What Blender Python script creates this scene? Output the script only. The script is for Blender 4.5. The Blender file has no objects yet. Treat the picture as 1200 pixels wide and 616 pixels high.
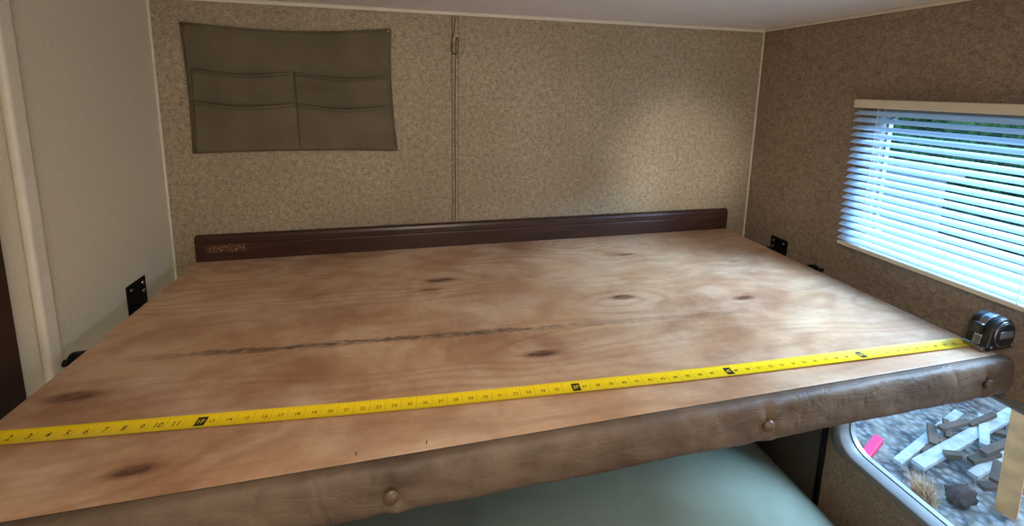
import bpy, bmesh, math, random
from mathutils import Vector, Matrix, noise
random.seed(3)
Z0=1.25
XL,XR,H=-0.067,1.921,0.763
YF=-3.4
scene=bpy.context.scene
scene.view_settings.view_transform='Standard'
scene.view_settings.look='None'
COL=scene.collection

# ---------------- node helpers ----------------
class NT:
    def __init__(s,name,rough=0.6,metal=0.0,spec=0.5):
        s.m=bpy.data.materials.new(name); s.m.use_nodes=True
        s.t=s.m.node_tree; s.b=s.t.nodes['Principled BSDF']
        s.b.inputs['Roughness'].default_value=rough
        s.b.inputs['Metallic'].default_value=metal
        s.b.inputs['Specular IOR Level'].default_value=spec
        s._co=None
    def n(s,k,**kw):
        x=s.t.nodes.new(k)
        for a,b in kw.items(): setattr(x,a,b)
        return x
    def put(s,sock,v):
        if isinstance(v,bpy.types.NodeSocket): s.t.links.new(v,sock)
        else: sock.default_value=v
    def co(s):
        if s._co is None: s._co=s.n('ShaderNodeTexCoord').outputs['Object']
        return s._co
    def math(s,op,a,b=0.0,c=0.0,clamp=False):
        x=s.n('ShaderNodeMath',operation=op,use_clamp=clamp)
        s.put(x.inputs[0],a); s.put(x.inputs[1],b); s.put(x.inputs[2],c)
        return x.outputs[0]
    def xyz(s):
        x=s.n('ShaderNodeSeparateXYZ'); s.put(x.inputs[0],s.co()); return x.outputs
    def scale(s,v,rot=(0,0,0)):
        x=s.n('ShaderNodeMapping'); s.put(x.inputs['Vector'],s.co()); x.inputs['Scale'].default_value=v; x.inputs['Rotation'].default_value=rot
        return x.outputs[0]
    def noise(s,sc,det=3,rough=.5,vec=None,dist=0.0):
        x=s.n('ShaderNodeTexNoise'); s.put(x.inputs['Vector'],vec or s.co())
        x.inputs['Scale'].default_value=sc; x.inputs['Detail'].default_value=det
        x.inputs['Roughness'].default_value=rough; x.inputs['Distortion'].default_value=dist
        return x.outputs['Fac']
    def vor(s,sc,vec=None):
        x=s.n('ShaderNodeTexVoronoi'); s.put(x.inputs['Vector'],vec or s.co()); x.inputs['Scale'].default_value=sc
        return x.outputs['Distance']
    def rng(s,v,a,b,c=0.0,d=1.0):
        x=s.n('ShaderNodeMapRange'); s.put(x.inputs[0],v)
        for i,q in enumerate((a,b,c,d)): x.inputs[i+1].default_value=q
        return x.outputs[0]
    def mix(s,f,a,b,mode='MIX'):
        x=s.n('ShaderNodeMix',data_type='RGBA',blend_type=mode)
        s.put(x.inputs[0],f)
        s.put(x.inputs[6],(*a,1) if isinstance(a,tuple) else a)
        s.put(x.inputs[7],(*b,1) if isinstance(b,tuple) else b)
        return x.outputs[2]
    def base(s,v): s.put(s.b.inputs['Base Color'],(*v,1) if isinstance(v,tuple) else v); return s
    def bump(s,h,st=.3,d=.002):
        x=s.n('ShaderNodeBump'); x.inputs['Strength'].default_value=st; x.inputs['Distance'].default_value=d
        s.put(x.inputs['Height'],h); s.t.links.new(x.outputs[0],s.b.inputs['Normal']); return s

def C(r,g,b):
    f=lambda v:(v/255/12.92 if v/255<=.04045 else ((v/255+.055)/1.055)**2.4)
    return (f(r),f(g),f(b))

def wallpaper(name,c1,c2):
    m=NT(name,.7,spec=.3)
    a=m.noise(70,4,.78,dist=.3); b=m.noise(210,3,.7)
    k=m.math('ADD',m.math('MULTIPLY',a,.5),m.math('MULTIPLY',b,.5))
    f=m.rng(k,.39,.61)
    big=m.rng(m.noise(2.6,3),.3,.7,.0,.4)
    col=m.mix(f,c1,c2); col=m.mix(big,col,(c1[0]*.85,c1[1]*.83,c1[2]*.78))
    m.base(col); m.bump(k,.35,.0012); return m.m
M_back=wallpaper('wallpaper_back',C(126,110,88),C(190,173,145))
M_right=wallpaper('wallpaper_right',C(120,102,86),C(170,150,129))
def simple(name,c,rough=.6,metal=0,spec=.5,var=.12,sc=30,bump=0.1):
    m=NT(name,rough,metal,spec)
    n=m.noise(sc,3)
    m.base(m.mix(m.rng(n,.3,.7),tuple(x*(1-var) for x in c),tuple(min(1,x*(1+var)) for x in c)))
    if bump: m.bump(n,bump,.001)
    return m.m
M_left=simple('left_wall_vinyl',C(206,195,170),.6,spec=.3,var=.05,sc=160,bump=.2)
M_cream=simple('cream_trim',C(212,201,180),.5,var=.05)
M_ceil=simple('ceiling_vinyl',C(230,222,218),.6,var=.03,sc=8)
M_floor=simple('floor_vinyl',C(130,108,86),.5,var=.2,sc=12)
M_black=simple('black_metal',C(20,20,21),.4,.6,var=.3)
M_darkwood=simple('dark_brown_panel',C(48,28,22),.45,var=.25,sc=20)
M_white=simple('white_plastic',C(225,225,222),.4,var=.03)
M_brass=simple('snap_metal',C(90,78,60),.4,.7)
M_alu=simple('window_frame_paint',C(128,126,122),.45,.3,var=.06)
M_pink=simple('pink_plastic',C(235,50,100),.4)
M_steel=simple('bright_steel',C(190,190,190),.25,.9)

# plywood ----------------------------------------------------------
def ply_mat():
    m=NT('plywood',.48,spec=.5)
    X,Y,Z=m.xyz()
    knots=[(.699,-.265,.055,.017,1.0),(1.158,-.448,.044,.016,1.0),(1.471,-.510,.040,.014,1.0),(.884,-.631,.044,.014,1.0),
           (.258,-.770,.050,.016,.75),(.071,-.591,.06,.020,.8),(.675,-.315,.05,.010,.6),(1.30,-.19,.045,.012,.7),(.45,-.13,.04,.012,.35),(1.62,-.30,.03,.01,.4)]
    fld=m.noise(1.0,2,.45,vec=m.scale((1.2,4.2,1)),dist=.3)
    fld=m.math('ADD',fld,m.math('MULTIPLY',Y,1.0))
    kn=None
    for (x,y,a,b,s) in knots:
        dx=m.math('SUBTRACT',X,x); dy=m.math('SUBTRACT',Y,y)
        def gauss(A,B):
            u=m.math('DIVIDE',dx,A); v=m.math('DIVIDE',dy,B)
            return m.math('EXPONENT',m.math('MULTIPLY',m.math('ADD',m.math('MULTIPLY',u,u),m.math('MULTIPLY',v,v)),-1.0))
        fld=m.math('ADD',fld,m.math('MULTIPLY',gauss(a*3.0,b*3.4),.11*s))
        g=m.math('MULTIPLY',gauss(a*.70,b*.66),s)
        kn=g if kn is None else m.math('MAXIMUM',kn,g)
    bands=m.math('SINE',m.math('MULTIPLY',fld,80.0))
    fine=m.noise(1,3,.6,vec=m.scale((12,150,1)))
    blot=m.noise(2.4,5,.66,dist=.5); blot2=m.noise(6,5,.66,vec=m.scale((.8,1.3,1)))
    c=m.mix(m.rng(blot,.36,.64),C(156,112,82),C(202,162,124))
    c=m.mix(m.rng(blot2,.42,.68,0,.65),c,C(218,191,162))
    c=m.mix(m.rng(m.noise(4.2,4,.7,vec=m.scale((1,1.4,2))),.55,.72,0,.5),c,C(138,96,70))
    c=m.mix(m.math('MULTIPLY',m.rng(bands,-.1,1),m.rng(m.noise(3.3,2),.35,.65,.06,.38)),c,C(140,95,68))
    c=m.mix(m.rng(fine,.45,.78,0,.22),c,C(128,88,62))
    halo=m.rng(kn,.02,.5,0,.30); c=m.mix(halo,c,C(134,84,58))
    knn=m.math('MULTIPLY',m.rng(kn,.10,.65),m.rng(m.noise(60,4,.7,vec=m.scale((.4,1.8,1))),.34,.58,.3,1.15),clamp=True)
    c=m.mix(m.math('MULTIPLY',knn,.9),c,C(80,46,34))
    wob=m.math('MULTIPLY',m.math('SUBTRACT',m.noise(1,4,.6,vec=m.scale((7,0.01,1))),.5),.022)
    ln=m.math('ADD',m.math('ADD',m.math('MULTIPLY',X,-.056),-.490),wob)
    d=m.math('ABSOLUTE',m.math('SUBTRACT',Y,ln))
    wid=m.rng(m.noise(1,3,.75,vec=m.scale((12,.01,1))),.36,.54,.0022,.0120)
    mask=m.math('SUBTRACT',1.0,m.math('DIVIDE',d,wid),clamp=True)
    xm=m.math('MULTIPLY',m.rng(X,.06,.26,0,1),m.rng(X,1.0,.85,.40,1))
    xm=m.math('MULTIPLY',xm,m.rng(X,1.45,1.38))
    mk=m.math('MULTIPLY',m.math('MULTIPLY',m.math('POWER',mask,.5),xm),m.rng(m.noise(70,4,.7,vec=m.scale((.6,1.6,1))),.38,.56,.2,1.15))
    c=m.mix(m.math('MULTIPLY',mk,.85,clamp=True),c,C(82,70,57))
    d2=m.math('ABSOLUTE',m.math('SUBTRACT',Y,m.math('ADD',ln,-.008)))
    mk2=m.math('MULTIPLY',m.rng(d2,.0026,0),m.math('MULTIPLY',xm,m.rng(m.noise(1,3,.6,vec=m.scale((11,.01,3))),.45,.55)))
    c=m.mix(m.math('MULTIPLY',mk2,.65,clamp=True),c,C(100,66,44))
    m.base(c)
    m.put(m.b.inputs['Roughness'],m.rng(m.noise(5,4),.3,.7,.42,.56))
    m.bump(fine,.08,.0006); return m.m
M_ply=ply_mat()

def board_mat():
    m=NT('stained_hardwood',.34,spec=.45)
    X,Y,Z=m.xyz()
    g=m.noise(1,4,.6,vec=m.scale((5,60,90)))
    c=m.mix(m.rng(g,.3,.7),C(44,26,20),C(72,44,34))
    a=m.math('MULTIPLY',m.rng(m.math('ABSOLUTE',m.math('SUBTRACT',X,.085)),.06,.045),m.rng(m.math('ABSOLUTE',m.math('SUBTRACT',Z,.038)),.013,.008))
    s=m.math('MULTIPLY',a,m.rng(m.noise(190,3,.7),.50,.58))
    c=m.mix(s,c,C(170,125,90)); m.base(c); m.bump(g,.1,.0006); return m.m
M_board=board_mat()

def leather(name,c1,c2,rough,sc=9,spec=.4,b=.25):
    m=NT(name,rough,spec=spec)
    n=m.noise(sc,5,.62,dist=.4); v=m.vor(420)
    c=m.mix(m.rng(n,.3,.7),c1,c2); m.base(c)
    cr=m.math('ABSOLUTE',m.math('SUBTRACT',m.noise(9,4,.6,vec=m.scale((1.0,2,2.6),(0,.35,0)),dist=.6),.5))
    h=m.math('ADD',m.math('MULTIPLY',v,.15),m.math('ADD',m.math('MULTIPLY',m.noise(40,4),.4),m.math('MULTIPLY',m.rng(cr,0,.05),.7)))
    m.bump(h,b,.0016); return m.m
M_rail=leather('suede_vinyl',C(78,62,50),C(114,95,77),.58,8,spec=.3,b=.35)
M_matt=leather('mattress_vinyl',C(108,113,98),C(122,127,111),.42,4,b=.15)
def fabric():
    m=NT('organizer_canvas',.9,spec=.15)
    w1=m.math('SINE',m.math('MULTIPLY',m.xyz()[0],2600.0)); w2=m.math('SINE',m.math('MULTIPLY',m.xyz()[2],2600.0))
    n=m.noise(9,4)
    m.base(m.mix(m.rng(n,.3,.7),C(96,85,66),C(113,101,80))); m.bump(m.math('ADD',m.math('MULTIPLY',w1,w2),m.math('MULTIPLY',m.noise(40,3),3)),.2,.001); return m.m
M_fab=fabric()
M_stitch=simple('dark_stitch',C(74,64,48),.9)
M_cord=simple('cord_brown',C(84,68,52),.8)

# ---------------- mesh helpers ----------------
def obj(name,verts,faces,mat,parent=None,smooth=False,bevel=0,seg=2):
    me=bpy.data.meshes.new(name); me.from_pydata([tuple(v) for v in verts],[],faces); me.validate(); me.update()
    bm=bmesh.new(); bm.from_mesh(me); bmesh.ops.recalc_face_normals(bm,faces=bm.faces); bm.to_mesh(me); bm.free()
    o=bpy.data.objects.new(name,me); COL.objects.link(o)
    if mat: me.materials.append(mat)
    if smooth:
        for p in me.polygons: p.use_smooth=True
    if bevel:
        b=o.modifiers.new('bevel','BEVEL'); b.width=bevel; b.segments=seg; b.limit_method='ANGLE'
    if parent: o.parent=parent
    return o
def empty(name):
    o=bpy.data.objects.new(name,None); COL.objects.link(o); o.empty_display_size=.1; return o
def boxes(name,lst,mat,parent=None,bevel=0,seg=2):
    V=[];F=[]
    for (x0,x1,y0,y1,z0,z1) in lst:
        b=len(V); V+=[(x,y,z) for x in (x0,x1) for y in (y0,y1) for z in (z0,z1)]
        F+=[tuple(b+i for i in f) for f in [(0,1,3,2),(4,6,7,5),(0,4,5,1),(2,3,7,6),(0,2,6,4),(1,5,7,3)]]
    return obj(name,V,F,mat,parent,bevel=bevel,seg=seg)
def box(name,x0,x1,y0,y1,z0,z1,mat,parent=None,bevel=0,seg=2): return boxes(name,[(x0,x1,y0,y1,z0,z1)],mat,parent,bevel,seg)
def cyl(name,c,axis,r,h,mat,parent=None,n=32,bevel=0,r2=None):
    bm=bmesh.new(); bmesh.ops.create_cone(bm,cap_ends=True,segments=n,radius1=r,radius2=r if r2 is None else r2,depth=h)
    q=Vector((0,0,1)).rotation_difference(Vector(axis)).to_matrix().to_4x4()
    bm.transform(Matrix.Translation(c)@q)
    me=bpy.data.meshes.new(name); bm.to_mesh(me); bm.free()
    o=bpy.data.objects.new(name,me); COL.objects.link(o); me.materials.append(mat)
    for p in me.polygons: p.use_smooth=len(p.vertices)==4
    if bevel:
        b=o.modifiers.new('bevel','BEVEL'); b.width=bevel; b.segments=3; b.limit_method='ANGLE'
    if parent: o.parent=parent
    return o
def curve(name,pts,r,mat,parent=None):
    cu=bpy.data.curves.new(name,'CURVE'); cu.dimensions='3D'; cu.bevel_depth=r; cu.bevel_resolution=3
    sp=cu.splines.new('NURBS'); sp.points.add(len(pts)-1); sp.use_endpoint_u=True; sp.order_u=3
    for p,q in zip(sp.points,pts): p.co=(*q,1)
    o=bpy.data.objects.new(name,cu); COL.objects.link(o); cu.materials.append(mat)
    if parent: o.parent=parent
    return o
def blob(name,c,s,mat,parent=None,amp=.2,fr=2,sub=3,seed=0):
    bm=bmesh.new(); bmesh.ops.create_icosphere(bm,subdivisions=sub,radius=1)
    for v in bm.verts:
        k=1+amp*noise.noise(v.co*fr+Vector((seed*7.1,seed,0)))*2
        v.co=Vector((v.co.x*s[0]*k+c[0],v.co.y*s[1]*k+c[1],v.co.z*s[2]*k+c[2]))
    me=bpy.data.meshes.new(name); bm.to_mesh(me); bm.free()
    for p in me.polygons: p.use_smooth=True
    o=bpy.data.objects.new(name,me); COL.objects.link(o); me.materials.append(mat)
    if parent: o.parent=parent
    return o

# ---------------- room shell ----------------
T=.05
box('wall_back',XL-T,XR+T,0,T,-1.25,H+T,M_back)
box('wall_left',XL-T,XL,YF,0,-1.25,H+T,M_left)
U=(-1.10,-.440,.115,.485)   # y0,y1,z0,z1
L=(-1.12,-.460,-.565,-.145)
def wallx(x0,x1):
    return [(x0,x1,YF,L[0],-1.25,H+T),
          (x0,x1,L[0],L[1],-1.25,L[2]),(x0,x1,L[0],L[1],L[3],U[2]),(x0,x1,L[0],U[0],U[2],U[3]),(x0,x1,L[0],U[1],U[3],H+T),
          (x0,x1,L[1],U[1],L[3],U[2]),(x0,x1,L[1],0,-1.25,L[3]),(x0,x1,U[1],0,L[3],H+T)]
boxes('wall_right',wallx(XR,XR+T),M_right)
box('wall_front',XL-T,XR+T,YF-T,YF,-1.25,H+T,M_left)
box('ceiling',XL-T,XR+T,YF,0,H,H+T,M_ceil)
box('floor',XL-T,XR+T,YF-T,T,-1.25-T,-1.25,M_floor)
box('trim_1',XL,XR,-.007,0,H-.012,H,M_cream,bevel=.003)
box('trim_2',XR-.007,XR,YF,-.007,H-.010,H,M_cream,bevel=.003)
box('trim_3',XL,XL+.006,-.006,0,-1.25,H-.012,M_cream,bevel=.002)
box('trim_4',XR-.006,XR,-.006,0,-1.25,H-.012,M_cream,bevel=.002)
box('trim_5',XL,XL+.016,-.462,-.428,-1.25,H,M_cream,bevel=.007,seg=4)
box('trim_6',.757,.775,-.004,0,-1.25,H-.012,M_back,bevel=.0015)
boxes('trim_7',[(.7555,.757,-.002,0,-1.25,H-.012),(.775,.7765,-.002,0,-1.25,H-.012)],M_cord)
curve('hanging_cord',[(.767,-.008,.745),(.762,-.012,.70),(.754,-.014,.672),(.752,-.015,.645),(.764,-.014,.625),(.776,-.015,.645),(.775,-.014,.672),(.768,-.012,.69),(.766,-.008,.60),(.764,-.006,.4),(.767,-.006,.2),(.765,-.006,.085)],.0014,M_cord)
box('wardrobe_cabinet',XL+.0015,XL+.020,-1.25,-.520,-1.25,.60,M_darkwood,bevel=.003)

# ---------------- upper bunk ----------------
box('plywood_bunk_panel',0,1.82,-.817,-.001,-.012,0,M_ply,bevel=.001)
boxes('bunk_support_frame',[(.02,1.80,-.80,-.76,-.05,-.0125),(.02,1.80,-.05,-.01,-.05,-.0125),(.02,.06,-.76,-.05,-.05,-.0125),(1.76,1.80,-.76,-.05,-.05,-.0125),(.9,.94,-.76,-.05,-.05,-.0125)],M_darkwood,bevel=.002)
prof=[(-.003,0.0005),(-.021,.0005),(-.021,.048),(-.0195,.050),(-.0195,.052),(-.021,.054),(-.021,.068),(-.018,.076),(-.012,.079),(-.003,.079)]
V=[]
for x in (0.0,1.82): V+=[(x,a,b) for a,b in prof]
n=len(prof)
F=[(i,(i+1)%n,n+(i+1)%n,n+i) for i in range(n)]+[tuple(range(n)),tuple(range(n,2*n))]
obj('wooden_backboard',V,F,M_board,bevel=.0008)
rail=empty('padded_bunk_rail')
btn=[(-.02,-.041),(.602,-.041),(1.232,-.041),(1.758,-.041)]
pr=[(-.8175,-.004),(-.8178,.0006),(-.821,.0030),(-.826,.0034),(-.831,.0030),(-.8355,.0012),(-.839,-.002),(-.841,-.007),(-.8425,-.014),(-.8435,-.022),(-.844,-.030),(-.844,-.038),(-.844,-.046),(-.8435,-.054),(-.8425,-.062),(-.840,-.069),(-.836,-.0745),(-.830,-.078),(-.822,-.079),(-.8185,-.076)]
V=[];F=[];nx=620;x0,x1=-.06,1.832
for i in range(nx+1):
    x=x0+(x1-x0)*i/nx
    e=min(1,max(0,(x1-x)/.012)); e=math.sqrt(1-(1-e)**2)
    for (y,z) in pr:
        k=0 if (z>-.003 and y>-.835) else 1
        w=(.0020*noise.noise(Vector((x*9,z*30,1)))+.0014*noise.noise(Vector((x*30+z*40,z*55,4))))*k
        w-=.0016*max(0,1-abs(noise.noise(Vector((x*14-z*22,z*26+3,9))))/.10)*k
        for bx,bz in btn:
            dx=x-bx; dz=z-bz; r=math.hypot(dx,dz)
            w+=-.007*math.exp(-(r/.016)**2)+.0024*math.exp(-(r/.045)**2)*math.cos(5*math.atan2(dz,dx)+.5)*min(1,r/.02)
        yy=-.8175+(y+.8175)*(.4+.6*e)-w*(1 if y<-.822 else 0)
        zz=-.038+(z+.038)*(.75+.25*e)+.0014*noise.noise(Vector((x*6,2,2)))*k
        V.append((x,yy,zz))
m_=len(pr)
for i in range(nx):
    for j in range(m_):
        j2=(j+1)%m_
        F.append((i*m_+j,i*m_+j2,(i+1)*m_+j2,(i+1)*m_+j))
F+=[tuple(range(m_)),tuple(nx*m_+j for j in range(m_))]
obj('padding',V,F,M_rail,rail,smooth=True)
M_btn=simple('button_vinyl',C(94,74,56),.4,var=.12)
for k,(bx,bz) in enumerate(btn):
    bm=bmesh.new(); bmesh.ops.create_uvsphere(bm,u_segments=28,v_segments=14,radius=.0112)
    for v in bm.verts: v.co.y=v.co.y*.55
    bm.transform(Matrix.Translation((bx,-.8420,bz)))
    me=bpy.data.meshes.new('button'); bm.to_mesh(me); bm.free(); me.materials.append(M_btn)
    for p in me.polygons: p.use_smooth=True
    o=bpy.data.objects.new('button_%d'%(k+1),me); COL.objects.link(o); o.parent=rail
def bracket(name,x,s,y0,y1,z0,z1):
    e=empty(name)
    box('plate',min(x,x+s*.004),max(x,x+s*.004),y0,y1,z0,z1,M_black,e,bevel=.0015)
    xa,xb=sorted((x+s*.004,x+s*.060))
    box('arm',xa,xb,y0+.01,y0+.03,z0+.012,z0+.030,M_black,e,bevel=.002)
    for i,(a,b) in enumerate([(y0+.014,z1-.014),(y1-.014,z1-.014),(y1-.014,z1-.036)]):
        cyl('screw_%d'%i,(x+s*.0045,a,b),(1,0,0),.0045,.003,M_steel,e,16)
    return e
bracket('bunk_bracket',XL,1,-.213,-.140,-.065,.022)
bracket('bunk_bracket',XR,-1,-.205,-.135,-.045,.010)
def knob(name,x,s,y,z):
    e=empty(name)
    cyl('pin',(x+s*.02,y,z-.006),(1,0,0),.007,.04,M_black,e,20)
    cyl('cap',(x+s*.040,y,z-.002),(1,0,0),.017,.024,M_black,e,28,bevel=.004)
knob('bunk_support_pin',XL,1,-.432,-.026)
knob('bunk_support_pin',XR,-1,-.34,-.030)

# ---------------- pocket organizer ----------------
org=empty('wall_pocket_organizer')
def sheet(name,fn,nu,nv,mat,th=.0015):
    V=[fn(i/nu,j/nv) for i in range(nu+1) for j in range(nv+1)]
    F=[(i*(nv+1)+j,(i+1)*(nv+1)+j,(i+1)*(nv+1)+j+1,i*(nv+1)+j+1) for i in range(nu) for j in range(nv)]
    o=obj(name,V,F,mat,org,smooth=True); s=o.modifiers.new('solid','SOLIDIFY'); s.thickness=th; s.offset=0; return o
def edgeX(u,v):
    xl=.009+.004*(1-v)+.004*math.sin(v*3.1); xr=.570+.012*(1-v)-.008*math.sin(v*3.1)
    return xl+(xr-xl)*u
def topZ(u): return .692+.007*u-.016*math.sin(math.pi*u)
def botZ(u): return .326+.005*math.sin(math.pi*u)
def backing(u,v):
    z=botZ(u)+(topZ(u)-botZ(u))*v
    return (edgeX(u,v),-.005-.006*abs(noise.noise(Vector((u*3,v*5,0))))-.0012*math.sin(u*9),z)
sheet('backing',backing,60,40,M_fab)
def pocket(name,u0,u1,zt,zb,off,seed):
    def f(a,b):
        u=u0+(u1-u0)*a
        sag=-.014*math.sin(math.pi*a)
        zlo=zb if zb>.4 else botZ(u)+.002
        z=zlo+(zt-.010*u+sag-zlo)*b
        v=(z-.326)/.37
        pu=math.sin(math.pi*a)**.6
        y=-.0085-off-pu*b*b*.016-.006*noise.noise(Vector((a*3+seed,b*3,seed)))*pu
        return (edgeX(u,v),y,z)
    sheet(name,f,40,20,M_fab,.002)
    def h(a,b):
        x,y,z=f(a,1-.055*b if zb>.4 else 1-.045*b); return (x,y-.0018,z)
    sheet(name+'_hem',h,40,2,M_fab,.0015)
    ed=[f(a/20,.93) for a in range(21)]
    curve(name+'_stitch',[(x,y-.0020,z) for x,y,z in ed],.0005,M_stitch,org)
pocket('pocket_upper_left',.02,.503,.568,.455,.0,1)
pocket('pocket_upper_right',.503,.985,.568,.455,.0,2)
pocket('pocket_lower_left',.02,.503,.478,.33,.004,3)
pocket('pocket_lower_right',.503,.985,.478,.33,.004,4)
curve('seam_center',[(edgeX(.503,(z-.326)/.37),-.0135,z) for z in (.332,.4,.47,.555)],.0009,M_fab,org)
for nm,pts in (('binding_top',[(u/12,1) for u in range(13)]),('binding_bottom',[(u/12,0) for u in range(13)]),('binding_left',[(0,v/12) for v in range(13)]),('binding_right',[(1,v/12) for v in range(13)])):
    curve(nm,[(backing(u,v)[0],-.008,backing(u,v)[2]) for u,v in pts],.0020,M_fab,org)
for k,(u,v) in enumerate([(0.012,.985),(.988,.985),(.988,.015),(.012,.015)]):
    x,y,z=backing(u,v); cyl('snap_%d'%k,(x,-.010,z),(0,1,0),.006,.006,M_brass,org,20,bevel=.0015)

# ---------------- windows ----------------
def rr(cy,cz,hy,hz,r,n=10):
    P=[]
    for sy,sz,a0 in ((1,1,0),(-1,1,90),(-1,-1,180),(1,-1,270)):
        for i in range(n+1):
            a=math.radians(a0+90*i/n); P.append((cy+sy*(hy-r)+r*math.cos(a),cz+sz*(hz-r)+r*math.sin(a)))
    return P
def glassmat():
    m=bpy.data.materials.new('window_glass'); m.use_nodes=True; t=m.node_tree; t.nodes.clear()
    o=t.nodes.new('ShaderNodeOutputMaterial'); tr=t.nodes.new('ShaderNodeBsdfTransparent'); g=t.nodes.new('ShaderNodeBsdfGlossy'); mx=t.nodes.new('ShaderNodeMixShader')
    tr.inputs[0].default_value=(.93,.97,1,1); g.inputs['Roughness'].default_value=.02; mx.inputs[0].default_value=.05
    t.links.new(tr.outputs[0],mx.inputs[1]); t.links.new(g.outputs[0],mx.inputs[2]); t.links.new(mx.outputs[0],o.inputs[0]); return m
M_glass=glassmat()
def window(name,W,fw,rin,mat):
    e=empty(name); y0,y1,z0,z1=W; cy,cz=(y0+y1)/2,(z0+z1)/2; hy,hz=(y1-y0)/2,(z1-z0)/2
    xs=[(XR-.0005,fw,.04),(XR-.006,fw-.002,.04),(XR-.009,fw-.006,.045),(XR-.008,.002,rin),(XR-.003,-.006,rin),(XR+.045,-.010,rin)]
    V=[];F=[]
    for x,ex,r in xs: V+=[(x,a,b) for a,b in rr(cy,cz,hy+ex,hz+ex,r)]
    n=44
    for k in range(len(xs)-1):
        for i in range(n): F.append((k*n+i,k*n+(i+1)%n,(k+1)*n+(i+1)%n,(k+1)*n+i))
    obj('frame',V,F,mat,e,smooth=True)
    V=[];F=[]
    for x,ex,r in [(XR+.03,.03,.01),(XR+.03,-.012,rin),(XR+.046,-.012,rin),(XR+.046,.03,.01)]: V+=[(x,a,b) for a,b in rr(cy,cz,hy+ex,hz+ex,r)]
    for k in range(4):
        k2=(k+1)%4
        for i in range(n): F.append((k*n+i,k*n+(i+1)%n,k2*n+(i+1)%n,k2*n+i))
    obj('sash',V,F,mat,e)
    P=rr(cy,cz,hy-.010,hz-.010,rin)
    obj('glass',[(XR+.036,a,b) for a,b in P],[tuple(range(n))],M_glass,e)
    return e
window('window_1',U,.028,.03,M_alu)
window('window_2',L,.016,.06,M_alu)

# ---------------- blinds ----------------
def slat_mat():
    m=NT('blind_slat_vinyl',.35,spec=.5); m.base(C(216,228,236))
    t=m.t; tl=t.nodes.new('ShaderNodeBsdfTranslucent'); tl.inputs[0].default_value=(.50,.80,1.0,1)
    mx=t.nodes.new('ShaderNodeMixShader'); mx.inputs[0].default_value=.45
    t.links.new(m.b.outputs[0],mx.inputs[1]); t.links.new(tl.outputs[0],mx.inputs[2]); t.links.new(mx.outputs[0],t.nodes['Material Output'].inputs[0]); return m.m
M_slat=slat_mat()
bl=empty('window_blind')
by0,by1=-1.16,-.405; bx=1.893
boxes('head_rail',[(bx-.014,bx+.014,by0,by1+.004,.492,.516)],M_cream,bl,bevel=.003)
V=[];F=[];ns=19;tilt=math.radians(26)
for k in range(ns):
    zc=.478-k*.0207
    b=len(V); na=7
    for yy in (by0,by1+.004*random.random()):
        for a in range(na):
            s=(a/(na-1)-.5)*.0254; cam=.0022*(1-(2*s/.0254)**2)
            dx=s*math.cos(tilt)-cam*math.sin(tilt); dz=s*math.sin(tilt)+cam*math.cos(tilt)
            V.append((bx+dx,yy,zc+dz+.0008*math.sin(k*2.1)))
    for a in range(na-1): F.append((b+a,b+a+1,b+na+a+1,b+na+a))
obj('slats',V,F,M_slat,bl,smooth=True)
box('bottom_rail',bx-.013,bx+.013,by0,by1,.083,.094,M_cream,bl,bevel=.003)
for k,yy in enumerate((-.47,-.80,-1.09)):
    for sx in (-.0125,.0125):
        curve('ladder_cord_%d_%s'%(k,'f' if sx<0 else 'b'),[(bx+sx,yy,.50),(bx+sx,yy,.3),(bx+sx,yy,.09)],.0006,M_white,bl)

# ---------------- tape measure ----------------
tp=empty('tape_measure')
ang=math.atan2(-.7768+.6715,1.83); tx,ty=.004,-.6705
R=Matrix.Translation((tx,ty,0))@Matrix.Rotation(ang,4,'Z')
LEN=1.80; BW=.029
def bow(x): return -.017*math.sin(math.pi*min(x,LEN)/LEN)
def blade_mat():
    m=NT('tape_blade_yellow',.35,spec=.5)
    X,Y,Z=m.xyz()
    Yc=m.math('ADD',Y,m.math('MULTIPLY',m.math('SINE',m.math('MULTIPLY',X,math.pi/LEN)),.017))
    inch=m.math('DIVIDE',X,.0254)
    def tick(div,w,lo):
        fr=m.math('FRACT',m.math('ADD',m.math('MULTIPLY',inch,div),.5))
        a=m.math('LESS_THAN',m.math('ABSOLUTE',m.math('SUBTRACT',fr,.5)),w*div/2)
        b=m.math('GREATER_THAN',m.math('ABSOLUTE',Yc),lo)
        return m.math('MULTIPLY',a,b)
    k=m.math('MAXIMUM',tick(16,.016,.0120),tick(4,.022,.0104))
    k=m.math('MAXIMUM',k,tick(1,.024,.0))
    m.base(m.mix(m.math('MULTIPLY',k,.5),C(240,206,26),C(50,42,16))); return m.m
M_blade=blade_mat(); M_ink=simple('tape_ink',C(30,27,20),.5); M_red=simple('tape_ink_red',C(170,30,20),.5); M_yel=simple('tape_yellow_print',C(248,210,30),.5)
def bz(x): return .0016+.0010*math.sin(x*5.2)**2
def cup(s): return .0026*(2*s/BW)**2
V=[];F=[];nl=180;na=9
for i in range(nl+1):
    x=LEN*i/nl
    for a in range(na):
        s=(a/(na-1)-.5)*BW
        V.append((x,s+bow(x),bz(x)+cup(s)))
for i in range(nl):
    for a in range(na-1): F.append((i*na+a,i*na+a+1,(i+1)*na+a+1,(i+1)*na+a))
bo=obj('blade',V,F,M_blade,tp,smooth=True); bo.matrix_local=R
hk=boxes('end_hook',[(-.003,-.0015,-.011,.011,.0003,.003),(-.003,.014,-.008,.008,.0042,.0052)],M_steel,tp,bevel=.0004); hk.matrix_local=R
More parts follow.
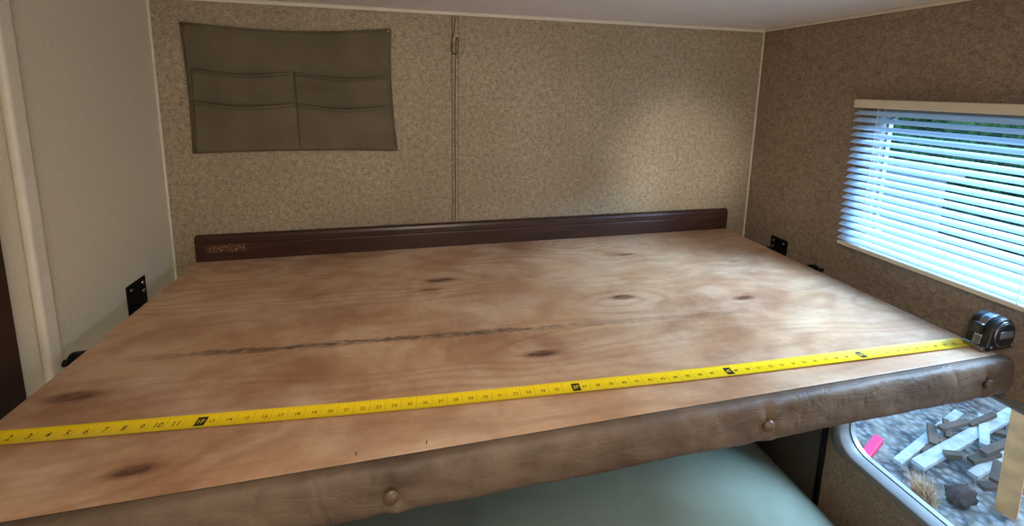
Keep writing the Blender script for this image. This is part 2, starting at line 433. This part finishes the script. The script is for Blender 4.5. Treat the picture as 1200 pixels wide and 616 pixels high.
def text_mesh(items,name,mat):
    V=[];F=[]
    for (s,x,y,size,dz) in items:
        cu=bpy.data.curves.new('t','FONT'); cu.body=s; cu.size=size; cu.align_x='CENTER'; cu.align_y='CENTER'; cu.offset=size*.004; cu.resolution_u=3
        o=bpy.data.objects.new('t',cu); COL.objects.link(o); bpy.context.view_layer.update()
        dg=bpy.context.evaluated_depsgraph_get(); me=o.evaluated_get(dg).to_mesh()
        b=len(V)
        for v in me.vertices:
            px,py=v.co.x+x,v.co.y+y
            V.append((px,py+bow(px),bz(px)+cup(py)+.00035+dz))
        F+=[tuple(b+i for i in p.vertices) for p in me.polygons]
        o.evaluated_get(dg).to_mesh_clear(); bpy.data.objects.remove(o); bpy.data.curves.remove(cu)
    o=obj(name,V,F,mat,tp); o.matrix_local=R
nums=[];red=[];foot=[];fy=[]
for i in range(1,71):
    x=i*.0254
    if i%12==0 and i!=24:
        foot.append(x); fy.append(('%dF'%(i//12),x-.001,.0,.011,.0004))
    elif i%16==0: red.append((str(i),x-.009,0,.010,0))
    else: nums.append((str(i),x-(.0072 if i<10 else .0105),0,.0140 if i<12 else .0090,0))
text_mesh(nums,'numerals',M_ink); text_mesh(red,'stud_numerals',M_red)
V=[];F=[]
for x in foot:
    b=len(V)
    for xx in (x-.008,x+.007):
        for a in range(9):
            s=(a/8-.5)*.018; V.append((xx,s+bow(xx),bz(xx)+cup(s)+.0003))
    F+=[(b+a,b+a+1,b+9+a+1,b+9+a) for a in range(8)]
o=obj('foot_marks',V,F,M_ink,tp); o.matrix_local=R
text_mesh(fy,'foot_numerals',M_yel)
M_case=simple('tape_case_rubber',C(24,25,28),.35,var=.2); M_chrome=simple('tape_case_chrome',C(150,152,158),.18,.9,var=.05)
M_label=simple('tape_label',C(120,124,130),.3,.4)
hx,hy,hw=1.838,-.790,.040
def prism(name,poly,y0,y1,mat,bevel,seg=3):
    n=len(poly); V=[(x,y0,z) for x,z in poly]+[(x,y1,z) for x,z in poly]
    F=[(i,(i+1)%n,n+(i+1)%n,n+i) for i in range(n)]+[tuple(range(n)),tuple(range(n,2*n))]
    return obj(name,V,F,mat,tp,bevel=bevel,seg=seg)
def case(grow):
    P=[(-.038-grow,.0008),(.036+grow,.0008),(.038+grow,.006)]
    for i in range(15):
        a=math.radians(i*150/14); P.append(((.038+grow)*math.cos(a),.037+(.036+grow)*math.sin(a)))
    P+=[(-.036-grow,.030),(-.040-grow,.012)]
    return [(hx+x,z) for x,z in P]
prism('case_body',case(0),hy-hw/2,hy+hw/2,M_case,.005)
prism('case_band',case(.0012),hy-.007,hy+.007,M_chrome,.003)
cyl('side_ring',(hx+.001,hy-hw/2-.0005,.038),(0,1,0),.029,.004,M_chrome,tp,48,bevel=.0012)
cyl('side_disc',(hx+.001,hy-hw/2-.002,.038),(0,1,0),.0255,.004,M_case,tp,48,bevel=.001)
box('side_label',hx-.018,hx+.020,hy-hw/2-.0052,hy-hw/2-.0038,.032,.047,M_label,tp,bevel=.0006)
box('lock_button',hx-.044,hx-.032,hy-.008,hy+.008,.034,.058,M_case,tp,bevel=.003)
box('blade_mouth',hx-.046,hx-.036,hy-.017,hy+.017,.0008,.012,M_chrome,tp,bevel=.002)
for k,(a,b) in enumerate([(-.030,.012),(.030,.012)]):
    cyl('case_screw_%d'%k,(hx+a,hy-hw/2-.0006,b),(0,1,0),.0028,.002,M_steel,tp,16)
box('belt_clip',hx-.012,hx+.012,hy+hw/2,hy+hw/2+.003,.012,.06,M_steel,tp,bevel=.001)
for k,(x,y) in enumerate([(.552,-.806),(.652,-.806)]):
    cyl('wood_nail',(x,y,.003),(0.1,0,1),.0006,.007,M_black,None,10)

# ---------------- lower bunk ----------------
V=[];F=[];nx,ny=90,70;xa,xb,ya,yb=-.03,1.872,-.98,-.03;zt=-.745
def mz(x,y):
    ex=min(x-xa,xb-x)/.05; ey=min(y-ya,yb-y)/.05
    r=lambda e:0 if e>=1 else (1-math.sqrt(max(0,1-(1-e)**2)))*.045
    cr=max(0,1-abs(noise.noise(Vector((x*5+y*3,y*4,6))))/.06)
    return zt-r(ex)-r(ey)+.008*noise.noise(Vector((x*3,y*3,0)))+.005*noise.noise(Vector((x*9+y*5,y*7,3)))-.003*cr
for i in range(nx+1):
    for j in range(ny+1):
        x=xa+(xb-xa)*(.5-.5*math.cos(math.pi*i/nx)); y=ya+(yb-ya)*(.5-.5*math.cos(math.pi*j/ny)); V.append((x,y,mz(x,y)))
for i in range(nx):
    for j in range(ny): a=i*(ny+1)+j; F.append((a,a+ny+1,a+ny+2,a+1))
per=[i*(ny+1) for i in range(nx+1)]+[nx*(ny+1)+j for j in range(1,ny+1)]+[i*(ny+1)+ny for i in range(nx-1,-1,-1)]+[j for j in range(ny-1,0,-1)]
b=len(V)
for p in per: V.append((V[p][0],V[p][1],-.88))
for i in range(len(per)): F.append((per[i],per[(i+1)%len(per)],b+(i+1)%len(per),b+i))
F.append(tuple(b+i for i in range(len(per))))
obj('bunk_mattress',V,F,M_matt,smooth=True)
xq=XL+.024
boxes('lower_bunk_base',[(xq,XR-.02,-1.0,-.01,-.91,-.881),(xq,XR-.02,-.99,-.96,-1.25,-.91),(xq,xq+.03,-.96,-.02,-1.25,-.91),(XR-.05,XR-.02,-.96,-.02,-1.25,-.91)],M_darkwood,bevel=.002)
box('wall_shade_panel',XR-.006,XR,-.418,-.01,-.88,-.10,simple('wall_shade_tone',C(84,76,68),.6),bevel=.001)  # dark panel standing in for the right wall in shadow
box('trim_9',XR-.012,XR,-.432,-.418,-.88,-.10,M_black,bevel=.002)

# ---------------- outdoors ----------------
G=-1.9
def ground_mat():
    m=NT('gravel',.9,spec=.2); v=m.vor(22); n=m.noise(7,5,.7)
    c=m.mix(m.rng(v,.1,.6),C(160,156,154),C(84,78,76)); c=m.mix(m.rng(n,.4,.65,0,.7),c,C(180,164,146)); m.base(c); m.bump(v,.6,.02); return m.m
def gv(x,y): return (x,y,G+.05*noise.noise(Vector((x*.8,y*.8,0))))
N=60; V=[gv(2.0+18*i/N,-10+24*j/N) for i in range(N+1) for j in range(N+1)]
F=[(i*(N+1)+j,(i+1)*(N+1)+j,(i+1)*(N+1)+j+1,i*(N+1)+j+1) for i in range(N) for j in range(N)]
obj('gravel_ground',V,F,ground_mat(),smooth=True)
M_leaf=NT('foliage',.7,spec=.2); M_leaf.base(M_leaf.mix(M_leaf.rng(M_leaf.noise(9,5,.8),.42,.6),C(36,70,34),C(130,176,96))); M_leaf.bump(M_leaf.noise(14,5,.8),1,.12); M_leaf=M_leaf.m
M_plank=simple('weathered_plank',C(178,172,164),.7,var=.3,sc=14); M_pine=simple('pine_post',C(206,140,84),.6,var=.2,sc=10); M_brown=simple('dark_plank',C(98,74,56),.7,var=.25,sc=8)
def plankset(name,L_,mat,w=.085,t=.03,parent=None):
    V=[];F=[]
    for (a,bb,*o_) in L_:
        ww=o_[0] if o_ else w
        a=Vector(a);bb=Vector(bb);d=(bb-a).normalized();s=d.cross(Vector((0,0,1))).normalized()*ww/2;uu=s.normalized().cross(d)*t
        b=len(V); V+=[a-s,a+s,a+s+uu,a-s+uu,bb-s,bb+s,bb+s+uu,bb-s+uu]
        F+=[tuple(b+i for i in f) for f in [(0,1,2,3),(4,7,6,5),(0,4,5,1),(1,5,6,2),(2,6,7,3),(3,7,4,0)]]
    return obj(name,V,F,mat,parent,bevel=.003)
g_=G+.035
pile=empty('scrap_wood_pile')
plankset('pale_boards',[((3.68,.42,g_),(4.55,.62,g_+.05),.05),((3.74,.35,g_+.04),(5.2,.54,g_+.12)),((4.05,.25,g_),(5.1,.40,g_+.03),.05),((4.3,.34,g_+.08),(4.6,.52,g_+.10),.05),((4.6,.30,g_+.03),(5.2,.44,g_+.14),.12)],M_plank,.07,parent=pile)
pk=[]
for k in range(16):
    x=random.uniform(3.9,4.7); y=random.uniform(.12,.5); a=random.uniform(-1.3,1.3); l=random.uniform(.12,.40)
    pk.append(((x,y,g_+.007*k),(x+l*math.cos(a),y+l*math.sin(a)*.3,g_+.007*k+random.uniform(0,.06)),random.uniform(.02,.06)))
plankset('dark_boards',pk,M_brown,parent=pile)
plankset('wooden_post',[((3.94,.035,G+.03),(3.745,-.035,G+.84))],M_pine,.085,.06)
plankset('pink_pool_noodle',[((3.42,.46,g_),(3.74,.58,g_+.01))],M_pink,.05,.045)
cyl('steel_drum',(4.95,.96,G+.22),(1,.25,.0),.20,.55,M_steel,None,36,bevel=.02)
cyl('steel_drum',(5.95,1.15,G+.33),(0,0,1),.28,.62,M_steel,None,36,bevel=.02)
blob('charred_log',(3.78,.15,G+.07),(.09,.05,.06),simple('burnt_wood',C(72,46,38),.8),amp=.25,fr=3)
V=[];F=[]
for k in range(300):
    a=random.random()*6.28; r=random.random()*.05; cx,cy_=3.56+r*math.cos(a),.19+r*math.sin(a)
    h=.08+.12*random.random(); lx,ly=random.uniform(-.08,.08),random.uniform(-.08,.08); w_=.004
    b=len(V); V+=[(cx-w_,cy_,G+.0),(cx+w_,cy_,G+.0),(cx+lx*.4+w_*.7,cy_+ly*.4,G+h*.6),(cx+lx*.4-w_*.7,cy_+ly*.4,G+h*.6),(cx+lx,cy_+ly,G+h)]
    F+=[(b,b+1,b+2,b+3),(b+3,b+2,b+4)]
obj('dry_grass_tuft',V,F,simple('dry_grass',C(196,150,106),.9,sc=90,var=.4))
hedge=empty('garden_hedge')
for k in range(26):
    blob('shrub_%d'%k,(8.6+random.random()*2.2,-3+k*.42,G+.5+random.random()*1.3),(.7,.6,.75+.3*random.random()),M_leaf,hedge,amp=.35,fr=3,seed=k)
boxes('garden_shed',[(6.6,6.7,2.2,3.6,G,G+1.5),(6.5,6.8,2.1,3.7,G+1.5,G+1.56)],M_plank)

# ---------------- lights ----------------
w=bpy.data.worlds.new('sky'); scene.world=w; w.use_nodes=True; bg=w.node_tree.nodes['Background']
bg.inputs[0].default_value=(.20,.52,1.0,1); bg.inputs[1].default_value=3.0
def light(name,kind,loc,target,energy,color,**kw):
    l=bpy.data.lights.new(name,kind); l.energy=energy; l.color=color
    for a,b in kw.items(): setattr(l,a,b)
    o=bpy.data.objects.new(name,l); COL.objects.link(o); o.location=loc
    o.rotation_euler=(Vector(target)-Vector(loc)).to_track_quat('-Z','Y').to_euler(); return o
light('sun','SUN',(6,-2,2.6),(1.2,-.3,-.2),6.5,(.72,.86,1.0),angle=math.radians(40))
light('outside_fill_light','AREA',(2.75,-1.05,1.0),(1.5,-.5,0),200,(.42,.68,1.0),shape='RECTANGLE',size=.7,size_y=.5)  # added flood outside, unseen; throws blue light onto the plywood through the upper window
fx=empty('ceiling_lamp')
cyl('lamp_base',(.68,-1.42,H-.008),(0,0,1),.10,.016,M_white,fx,40,bevel=.003)
light('cabin_light','AREA',(.68,-1.42,H-.03),(.68,-1.0,-.5),10.5,(1.0,.89,.75),shape='DISK',size=.2)
light('cabin_fill_light','AREA',(1.2,-3.3,-.2),(.4,0,.4),19,(1.0,.95,.89),shape='RECTANGLE',size=1.3,size_y=.8)  # unseen area fill added for the left wall and ceiling; no window there
light('wall_patch_spot','SPOT',(.9,-2.2,.45),(1.60,0,.25),90,(1.0,.97,.90),spot_size=math.radians(17),spot_blend=1.0,shadow_soft_size=.05)  # added spot with no fixture, forms the bright patch on the back wall

# ---------------- camera ----------------
cam=bpy.data.cameras.new('camera'); co=bpy.data.objects.new('camera',cam); COL.objects.link(co); scene.camera=co
cam.sensor_width=36; cam.lens=491.56/1200*36; cam.shift_y=-(308-174.73)/1200; cam.clip_start=.01
yaw,pit,rol=.2239,.1461,.019
f=Vector((math.sin(yaw)*math.cos(pit),math.cos(yaw)*math.cos(pit),-math.sin(pit))); r=Vector((math.cos(yaw),-math.sin(yaw),0)); u=r.cross(f)
r,u=r*math.cos(rol)+u*math.sin(rol),u*math.cos(rol)-r*math.sin(rol)
co.matrix_world=Matrix(((r.x,u.x,-f.x,.6448),(r.y,u.y,-f.y,-1.3757),(r.z,u.z,-f.z,.5308),(0,0,0,1)))
bpy.context.view_layer.update()
for o in list(scene.objects):
    if o.parent is None: o.location.z+=Z0
